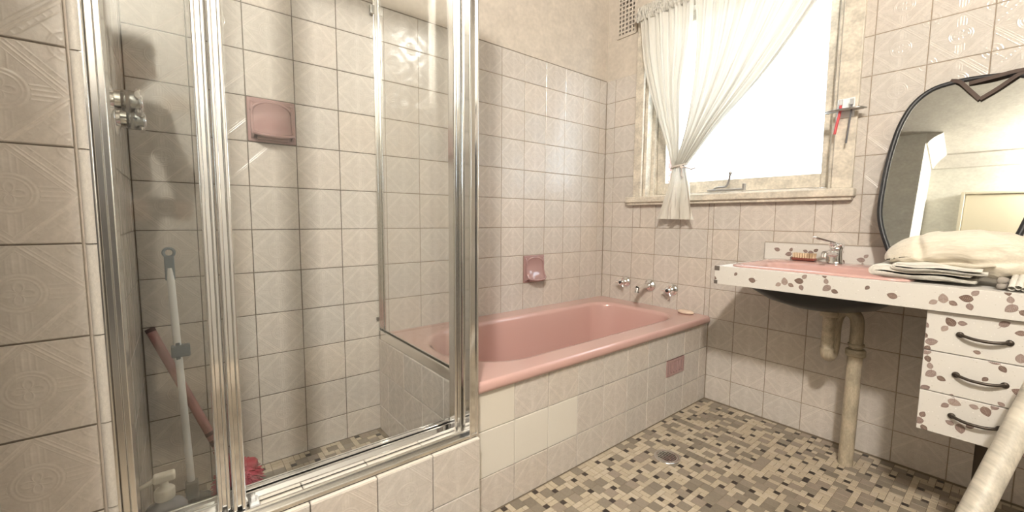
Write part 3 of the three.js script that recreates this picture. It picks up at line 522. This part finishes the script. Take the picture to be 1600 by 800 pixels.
{ // mirror leaning on the wall
  const d0 = V(-.15, BY + .011, 0), up = V(.138, .655, 0).normalize(), nrm = V(-.97852, .20616, 0);
  const t = thing('wall_mirror', 'black framed mirror leaning on the wall behind the towels', 'mirror', [d0.x, d0.y, 0]);
  t.rotation.z = -Math.atan2(.138, .655);           // local y up the leaning plane, local -x towards the room
  const P2 = [[1.470, .004], [1.415, .035], [1.388, .092], [1.362, .187], [1.360, .288], [1.369, .427], [1.388, .535], [1.416, .602], [1.456, .641], [1.510, .655], [1.581, .655], [1.652, .643], [1.700, .606], [1.728, .535], [1.738, .427], [1.730, .288], [1.704, .187], [1.683, .110], [1.645, .035], [1.580, .004]];
  const cv = new THREE.CatmullRomCurve3(P2.map(([z, s]) => V(0, s, z)), true, 'centripetal');
  const pts = cv.getPoints(120).slice(0, 120);
  const sh3 = new THREE.Shape(pts.map(p => new THREE.Vector2(p.z, p.y)));
  const face = new THREE.ExtrudeGeometry(sh3, { depth: .004, bevelEnabled: false }); face.rotateY(-Math.PI / 2); face.translate(-.004, 0, 0);
  part(t, 'mirror_glass', face, mirrorMat);
  const back = new THREE.ExtrudeGeometry(sh3, { depth: .006, bevelEnabled: false }); back.rotateY(-Math.PI / 2); back.translate(.002, 0, 0);
  part(t, 'backing_board', back, M([.1, .08, .06], { roughness: .9 }));
  part(t, 'rim', new THREE.TubeGeometry(cv, 200, .0085, 10, true).translate(-.006, 0, 0), blackFrame);
  const strap = (a) => { const c2 = new THREE.CatmullRomCurve3(a.map(p => V(...p))); const g = grid(40, 1, (u, v) => { const p = c2.getPoint(u), q = c2.getTangent(u); const w = (v - .5) * .013; return [p.x, p.y + w * Math.abs(q.z) + .0, p.z - w * q.y * .8]; }); return g; };
  const sm = M([.075, .05, .04], { roughness: .75, side: THREE.DoubleSide });
  part(t, 'strap', merge([strap([[-.012, .662, 1.500], [-.018, .652, 1.52], [-.018, .612, 1.55], [-.016, .578, 1.574]]), strap([[-.016, .578, 1.574], [-.017, .605, 1.61], [-.018, .636, 1.645], [-.013, .652, 1.665]]), strap([[-.014, .640, 1.545], [-.021, .645, 1.60], [-.020, .652, 1.64], [-.013, .656, 1.67]])]), sm);
}
// ---------------------------------------------------------------- towels
function softBlob(f, nu = 72, nv = 40) { return mergeVertices(clean(grid(nu, nv, (u, v) => f(-u * Math.PI * 2, (v - .5) * Math.PI))), 1e-5); }
{
  const t = thing('folded_towel', 'bulky cream folded towel on the vanity before the mirror', 'towel', [-.33, BY + .010, 1.580]);
  const se = (c, e) => Math.sign(c) * Math.pow(Math.abs(c), e);
  const blob = softBlob((a, b) => {
    const cb = se(Math.cos(b), .55), X = se(Math.cos(a), .7) * cb, Z = se(Math.sin(a), .7) * cb, Y = se(Math.sin(b), .7);
    let z = Z * .158, y = .074 + Y * .058, x = X * .115;
    const k = (z + .158) / .316;                     // 0 left .. 1 right
    y += .012 * Math.sin(k * 3.1) - .016 * Math.pow(1 - k, 3) + (Y < 0 ? .028 * Math.pow(1 - k, .8) * -Y - .030 * k * -Y : -.014 * Math.pow(1 - k, 3));
    y = Math.max(y, .003);
    const n = noise.noise(x * 16 + 3, y * 22, z * 16) * .010 + noise.noise(x * 40, y * 50, z * 40) * .0028;
    const crease = .007 * ridge(z + .06 + .35 * (y - .07), .008) * (X < 0 ? 1 : 0) + .005 * ridge(y - .052 - .12 * z, .006) * (X < 0 ? 1 : 0);
    return [x + n - X * -crease * -1 - crease * X, y + n * .8 - crease * .5, z + n * .6];
  }, 140, 80);
  blob.computeVertexNormals(); part(t, 'cloth', blob, towelMat);
  part(t, 'fold_seam', tube([[-.117, .045, -.03], [-.120, .05, .0], [-.121, .047, .04], [-.119, .052, .08]], .0035, 30, 8), towelMat);
  // flat folded cloth below with loops at its left end
  const w = thing('folded_cloth', 'thin white folded cloth under the bulky cream towel', 'towel', [-.328, BY + .0095, 1.522]);
  const ribbon = (pts, th, x0, x1, sk) => {          // a soft strip of cloth folded in the z-y plane, running along x
    const cv = new THREE.CatmullRomCurve3(pts.map(p => V(p[0], p[1], 0))), n = 70, up2 = [], dn = [];
    for (let i = 0; i <= n; i++) { const p = cv.getPoint(i / n), q = cv.getTangent(i / n), h = th / 2 * Math.min(1, .35 + 4 * Math.min(i, n - i) / n); up2.push([p.x - q.y * h, p.y + q.x * h]); dn.push([p.x + q.y * h, p.y - q.x * h]); }
    const lp = up2.concat(dn.reverse());
    return loft(Array.from({ length: 13 }, (_, m) => m / 12).map(k => { const e = Math.min(1, Math.sqrt(Math.min(k, 1 - k) * 12 + .12)); return lp.map(([z, y]) => [x0 + (x1 - x0) * k, Math.max(.0005, y * (.9 + .1 * e) + .0025 * Math.sin(k * 7 + z * 50)), z + sk * k + .007 * Math.sin(k * 5 + 1)]); }), true, true);
  };
  part(w, 'lower_fold', ribbon([[.10, .006], [.04, .006], [-.03, .006], [-.085, .007], [-.112, .012], [-.114, .022], [-.095, .028], [-.05, .027], [.0, .025], [.09, .024]], .017, -.135, .09, .012), towelWhite);
  part(w, 'upper_fold', ribbon([[.12, .030], [.05, .030], [-.01, .030], [-.05, .031], [-.066, .035], [-.062, .041], [-.03, .043], [.03, .042], [.11, .04]], .011, -.140, .07, -.008), towelWhite);
  const c = thing('ribbed_cloth', 'ribbed white cloth at the right end of the vanity top', 'cloth', [-.40, BY + .001, 1.735]);
  const ribs = []; for (let k = 0; k < 9; k++) ribs.push(tube([[-.085, .008 + .003 * (k % 2), -.045 + k * .011], [-.06, .026 + .002 * (k % 3), -.042 + k * .011], [.0, .034, -.04 + k * .011], [.06, .024, -.04 + k * .011], [.085, .006, -.042 + k * .011]], .0068, 20, 8));
  part(c, 'ribs', merge(ribs), towelWhite);
  part(c, 'grey_knit', merge([0, 1, 2, 3, 4, 5, 6].map(k => new THREE.SphereGeometry(.010, 10, 8).scale(1, .9, 1).translate(-.06 + .018 * (k % 4), .010 + .013 * Math.floor(k / 4), -.062 + .004 * (k % 2)))), M([.36, .32, .28], { roughness: 1, map: speckle }));
}
// white plastic pipe leaning beside the drawers
{
  const t = thing('white_pole', 'stained white plastic pole leaning beside the drawers', 'pole');
  const a = V(-.634, .492, 1.731), b = V(-.738, .382, 1.699), dir = a.clone().sub(b).normalize();
  const bot = b.clone().addScaledVector(dir, -(.382 - .026) / dir.y), top = a.clone().addScaledVector(dir, .10);
  part(t, 'tube', planarUV(clean(rod(bot.toArray(), top.toArray(), .0235, 26)), (x, y, z) => [(x + z) * 3, y * 3]), M([.62, .59, .53], { map: dirty, roughness: .45, bumpMap: grain, bumpScale: .001 }));
  part(t, 'end_cap', rod(bot.clone().addScaledVector(dir, -.006).toArray(), bot.clone().addScaledVector(dir, .02).toArray(), .0255, 26), M([.55, .52, .47], { roughness: .5 }));
}

// ---------------------------------------------------------------- things inside the shower
{
  const b = thing('red_broom', 'broom with worn pink handle and red bristles in the shower', 'broom');
  const top = V(-2.205, .585, .03), hd = V(-2.045, .175, .165);
  const dirv = hd.clone().sub(top).normalize(), at = k => top.clone().addScaledVector(dirv, k).toArray(), L = hd.distanceTo(top);
  part(b, 'handle', rod(at(0), at(L), .0125, 16), M([.42, .20, .20], { map: dirty, roughness: .5 }));
  for (const [p0, p1] of [[L * .80, L * .825], [L * .86, L * .90], [0, .012]]) part(b, 'worn_band', rod(at(p0), at(p1), .0129, 16), M([.08, .03, .03], { roughness: .6 }));
  part(b, 'socket', rod(at(L - .03), at(L + .03), .017, 16, .015), M([.36, .05, .07], { roughness: .45 }));
  const bx = [-2.012, .150, .20];
  part(b, 'head', (() => { const g = new RoundedBoxGeometry(.11, .04, .045, 3, .016); g.rotateZ(-.25); return g.translate(...bx); })(), M([.34, .035, .055], { roughness: .4 }));
  const br = [softBlob((a, e) => { const c = Math.cos(e), n = 1 + .12 * noise.noise(a * 2, e * 3, 1); return [bx[0] + Math.cos(a) * c * .058 * n, bx[1] - .048 + Math.sin(e) * .062 * n, bx[2] + Math.sin(a) * c * .044 * n]; }, 30, 18)]; br[0].computeVertexNormals();
  for (let k = 0; k < 900; k++) { const a = rnd() * 6.283, e = Math.asin(2 * rnd() - 1), c = Math.cos(e), l = 1.12 + .2 * rnd(), q = [Math.cos(a) * c * .056, Math.sin(e) * .060, Math.sin(a) * c * .042]; br.push(rod([bx[0] + q[0], bx[1] - .048 + q[1], bx[2] + q[2]], [bx[0] + q[0] * l + .004 * (rnd() - .5), Math.max(.023, bx[1] - .048 + q[1] * l - .006), bx[2] + q[2] * l], .0028, 4, .0012)); }
  const bm = part(b, 'bristles', merge(br), M([.45, .06, .09], { roughness: .8 })); bm.userData.kind = 'stuff';

  const m = thing('mop', 'white-handled mop with grey clamps standing in the shower corner', 'mop');
  part(m, 'handle', rod([-2.127, .10, .165], [-2.147, .775, .085], .0095, 16), M([.78, .79, .79], { roughness: .3 }));
  part(m, 'hanging_loop', merge([B(-.012, .012, -.062, .012, -.010, .010, .004), (() => { const g = new THREE.TorusGeometry(.013, .004, 8, 18); return g.translate(0, .022, 0); })()]), M([.12, .16, .19], { roughness: .4 }), -2.147, .800, .083);
  part(m, 'clamp', merge([B(-.016, .030, -.018, .018, -.013, .013, .004), B(-.005, .006, -.026, .026, -.016, .012, .003)]), M([.13, .16, .19], { roughness: .4 }), -2.140, .525, .115);
  part(m, 'joint', B(-.016, .016, -.03, .03, -.014, .014, .005), M([.14, .15, .15], { roughness: .5 }), -2.127, .10, .165);
  const strands = []; for (let k = 0; k < 60; k++) { const a = rnd() * 6.283, q = .03 + .05 * rnd(); strands.push(tube([[-2.127 + Math.cos(a) * .012, .075, .165 + Math.sin(a) * .012], [-2.127 + Math.cos(a) * q * .6, .062, .165 + Math.sin(a) * q * .6], [-2.127 + Math.cos(a) * q, .029, .165 + Math.sin(a) * q]], .0055, 8, 5)); }
  const st = part(m, 'strands', merge(strands), M([.07, .07, .065], { roughness: 1 })); st.userData.kind = 'stuff';

  const p = thing('dustpan', 'dark grey dustpan leaning in the shower corner', 'dustpan', [-2.118, .022, .37]);
  const pan = (off) => grid(20, 16, (u, v) => { const w = .075 + .03 * v, x = (u - .5) * 2 * w; const e = Math.pow(Math.abs(2 * u - 1), 4); return [x, .004 + v * .10 + e * .028 + off, .03 - v * .10 + e * .012]; });
  part(p, 'pan', merge([pan(0), pan(.003)]), M([.035, .04, .042], { roughness: .4, side: THREE.DoubleSide }));
  part(p, 'back_lip', tube([[-.10, .135, -.055], [-.06, .112, -.068], [0, .108, -.07], [.06, .112, -.068], [.10, .135, -.055]], .005, 30, 8), M([.04, .045, .047], { roughness: .4 }));
  part(p, 'tan_edge', tube([[.03, .01, .035], [.06, .045, .03], [.09, .085, .01], [.105, .115, -.02]], .007, 24, 8), M([.42, .36, .27], { roughness: .6 }));
  part(p, 'grip', rod([-.02, .10, -.068], [-.10, .105, -.03], .009, 12, .007), M([.05, .055, .057], { roughness: .4 }));

  const s = thing('pump_bottle', 'grey pump bottle with white pump behind the shower glass', 'bottle', [-2.178, .0205, .45]); s.scale.y = 1.08;
  part(s, 'body', loft([[0, .9], [.004, 1], [.17, 1], [.192, .95], [.206, .72], [.214, .42], [.222, .38]].map(([y, k]) => rr(-.044 * k, .044 * k, -.032 * k, .032 * k, .026 * k, y)).map(r => r.reverse()), true, true), P([.30, .31, .36], { roughness: .25, transmission: .25, thickness: 0 }));
  part(s, 'collar', lathe([[.019, .218], [.020, .222], [.020, .238], [.017, .242], [.009, .246], [.007, .262], [0, .262]], 22), M([.80, .77, .70], { roughness: .35 }));
  part(s, 'pump_head', merge([B(-.020, .022, .258, .276, -.012, .012, .005), rod([-.015, .267, 0], [-.050, .255, .004], .0055, 10, .004)]), M([.82, .79, .72], { roughness: .35 }));
}

// ---------------------------------------------------------------- the photographer, mirrored in the shower glass
function blobMesh(caps, c, half, res, k) {           // smooth union of tapered capsules [a, b, ra, rb]
  const mc = new MarchingCubes(res, new THREE.MeshBasicMaterial(), false, false, 400000); mc.isolation = 0;
  const p = V(), h2 = res / 2;
  const data = caps.map(([a, b, ra, rb]) => [V(...a), V(...b), ra, rb]);
  for (let z = 0; z < res; z++) for (let y = 0; y < res; y++) for (let x = 0; x < res; x++) {
    p.set(c[0] + (x - h2) / h2 * half, c[1] + (y - h2) / h2 * half, c[2] + (z - h2) / h2 * half);
    let d = 9;
    for (const [a, b, ra, rb] of data) { const ab = V().subVectors(b, a), ap = V().subVectors(p, a); const t = Math.max(0, Math.min(1, ap.dot(ab) / Math.max(1e-9, ab.lengthSq()))); const e = ap.addScaledVector(ab, -t).length() - (ra + (rb - ra) * t); const m = Math.max(0, k - Math.abs(d - e)) / k; d = Math.min(d, e) - m * m * k * .25; }
    mc.field[x + y * res + z * res * res] = -d;
  }
  mc.update();
  const n = mc.count, g = new THREE.BufferGeometry(), pos = new Float32Array(n * 3), nor = new Float32Array(n * 3);
  for (let i = 0; i < n; i++) { for (let q = 0; q < 3; q++) { pos[i * 3 + q] = c[q] + mc.positionArray[i * 3 + q] * half; nor[i * 3 + q] = mc.normalArray[i * 3 + q]; } }
  g.setAttribute('position', new THREE.BufferAttribute(pos, 3)); g.setAttribute('normal', new THREE.BufferAttribute(nor, 3)); g.setAttribute('uv', new THREE.BufferAttribute(new Float32Array(n * 2), 2)); return g;
}
{
  const t = thing('person', 'person in dark clothes holding a phone, mirrored in the shower glass', 'person', [0, 0, 0]);
  const fig = [
    [[-2.36, .93, 2.20], [-2.34, 1.10, 2.19], .135, .125], [[-2.34, 1.10, 2.19], [-2.32, 1.30, 2.14], .125, .13], [[-2.45, 1.36, 2.13], [-2.19, 1.36, 2.13], .07, .07], [[-2.31, 1.36, 2.12], [-2.275, 1.47, 2.06], .06, .052],
    [[-2.43, .93, 2.20], [-2.29, .93, 2.20], .10, .10], [[-2.43, .90, 2.20], [-2.44, .50, 2.19], .088, .06], [[-2.44, .50, 2.19], [-2.45, .09, 2.22], .06, .042], [[-2.29, .90, 2.20], [-2.28, .50, 2.19], .088, .06], [[-2.28, .50, 2.19], [-2.28, .09, 2.22], .06, .042],
    [[-2.45, .05, 2.23], [-2.46, .04, 2.07], .045, .036], [[-2.28, .05, 2.23], [-2.27, .04, 2.07], .045, .036],
    [[-2.18, 1.35, 2.12], [-2.085, 1.08, 2.07], .056, .045], [[-2.085, 1.08, 2.07], [-2.10, .965, 1.87], .044, .03], [[-2.46, 1.35, 2.12], [-2.45, 1.08, 2.06], .056, .045], [[-2.45, 1.08, 2.06], [-2.23, .97, 1.87], .044, .03],
  ];
  part(t, 'body', blobMesh(fig, [-2.31, .80, 2.12], .84, 110, .05), M([.035, .035, .042], { roughness: .85 }));
  const hc = [-2.255, 1.555, 2.03];
  const headCaps = [[[hc[0], hc[1] + .02, hc[2] + .015], [hc[0], hc[1] - .055, hc[2] - .015], .085, .062], [[hc[0], hc[1] - .01, hc[2] - .075], [hc[0], hc[1] - .03, hc[2] - .095], .010, .015], [[hc[0] - .02, hc[1] - .062, hc[2] - .072], [hc[0] + .02, hc[1] - .062, hc[2] - .072], .009, .009], [[hc[0] - .085, hc[1] + .005, hc[2] + .02], [hc[0] - .085, hc[1] - .035, hc[2] + .02], .014, .011], [[hc[0] + .085, hc[1] + .005, hc[2] + .02], [hc[0] + .085, hc[1] - .035, hc[2] + .02], .014, .011], [[hc[0] - .01, hc[1] - .06, hc[2] + .01], [hc[0] - .02, hc[1] - .13, hc[2] + .04], .05, .05]];
  const skin = M([.30, .18, .125], { roughness: .55 });
  const hd = part(t, 'head', blobMesh(headCaps, [hc[0], hc[1] - .03, hc[2]], .18, 64, .02), skin);
  for (const sx of [-1, 1]) part(hd, 'eye', new THREE.SphereGeometry(.011, 12, 10), M([.05, .04, .035], { roughness: .2 }), hc[0] + sx * .032, hc[1] + .005, hc[2] - .062);
  part(t, 'hair', blobMesh([[[hc[0], hc[1] + .045, hc[2] + .03], [hc[0], hc[1] - .03, hc[2] + .05], .085, .07], [[hc[0] - .05, hc[1] + .065, hc[2] - .02], [hc[0] + .05, hc[1] + .065, hc[2] - .02], .05, .05]], [hc[0], hc[1], hc[2]], .19, 56, .03), M([.02, .016, .014], { roughness: .8 }));
  for (const [wx, side] of [[-2.10, 1], [-2.23, -1]]) {          // hands around the phone
    const cx = wx + side * .004, h = [[[cx, .962, 1.875], [cx - side * .004, .955, 1.80], .026, .030], [[cx, .95, 1.80], [cx - side * .006, .945, 1.775], .028, .026]];
    for (let f = 0; f < 4; f++) { const y = .982 - f * .019, l = [.9, 1, .95, .78][f]; h.push([[cx + side * .008, y, 1.785], [cx + side * .012, y, 1.785 - .028 * l], .0095, .009], [[cx + side * .012, y, 1.785 - .028 * l], [cx - side * .008, y, 1.785 - .043 * l], .009, .008], [[cx - side * .008, y, 1.785 - .043 * l], [cx - side * .026, y, 1.785 - .040 * l], .008, .0075]); }
    h.push([[cx - side * .004, .975, 1.81], [cx - side * .02, .992, 1.79], .012, .010], [[cx - side * .02, .992, 1.79], [cx - side * .040, .985, 1.778], .010, .0085]);
    part(t, 'hand', blobMesh(h, [cx - side * .01, .965, 1.81], .10, 70, .006), skin);
  }
  const ph = thing('phone', 'black phone held up by the person, mirrored in the shower glass', 'phone', [-2.165, .965, 1.758]);
  part(ph, 'case', B(-.08, .08, -.038, .038, -.004, .004, .0035), M([.02, .02, .022], { roughness: .3 }));
  part(ph, 'screen', B(-.074, .074, -.034, .034, .0038, .0045), M([.03, .03, .035], { roughness: .08 }));
}

// ---------------------------------------------------------------- ceiling lamp (out of frame, warm)
{
  const t = thing('ceiling_lamp', 'round warm ceiling lamp above the room, out of view', 'lamp', [-2.69, CEIL, 2.2]);
  part(t, 'base', lathe([[0, -.001], [.06, -.001], [.06, -.03], [.045, -.04], [0, -.04]].reverse(), 32), white);
  part(t, 'globe', new THREE.SphereGeometry(.085, 32, 20), new THREE.MeshStandardMaterial({ color: 0xffffff, roughness: .4, emissive: new THREE.Color().setRGB(1, .93, .83), emissiveIntensity: 3 }), 0, -.115, 0);
  const l = new THREE.PointLight(new THREE.Color().setRGB(1, .95, .875), 19.5); l.name = 'ceiling_lamp_light'; l.position.set(0, -.12, 0); l.castShadow = true; l.shadow.radius = 4; t.add(l);
}

renderer.render(scene, camera);
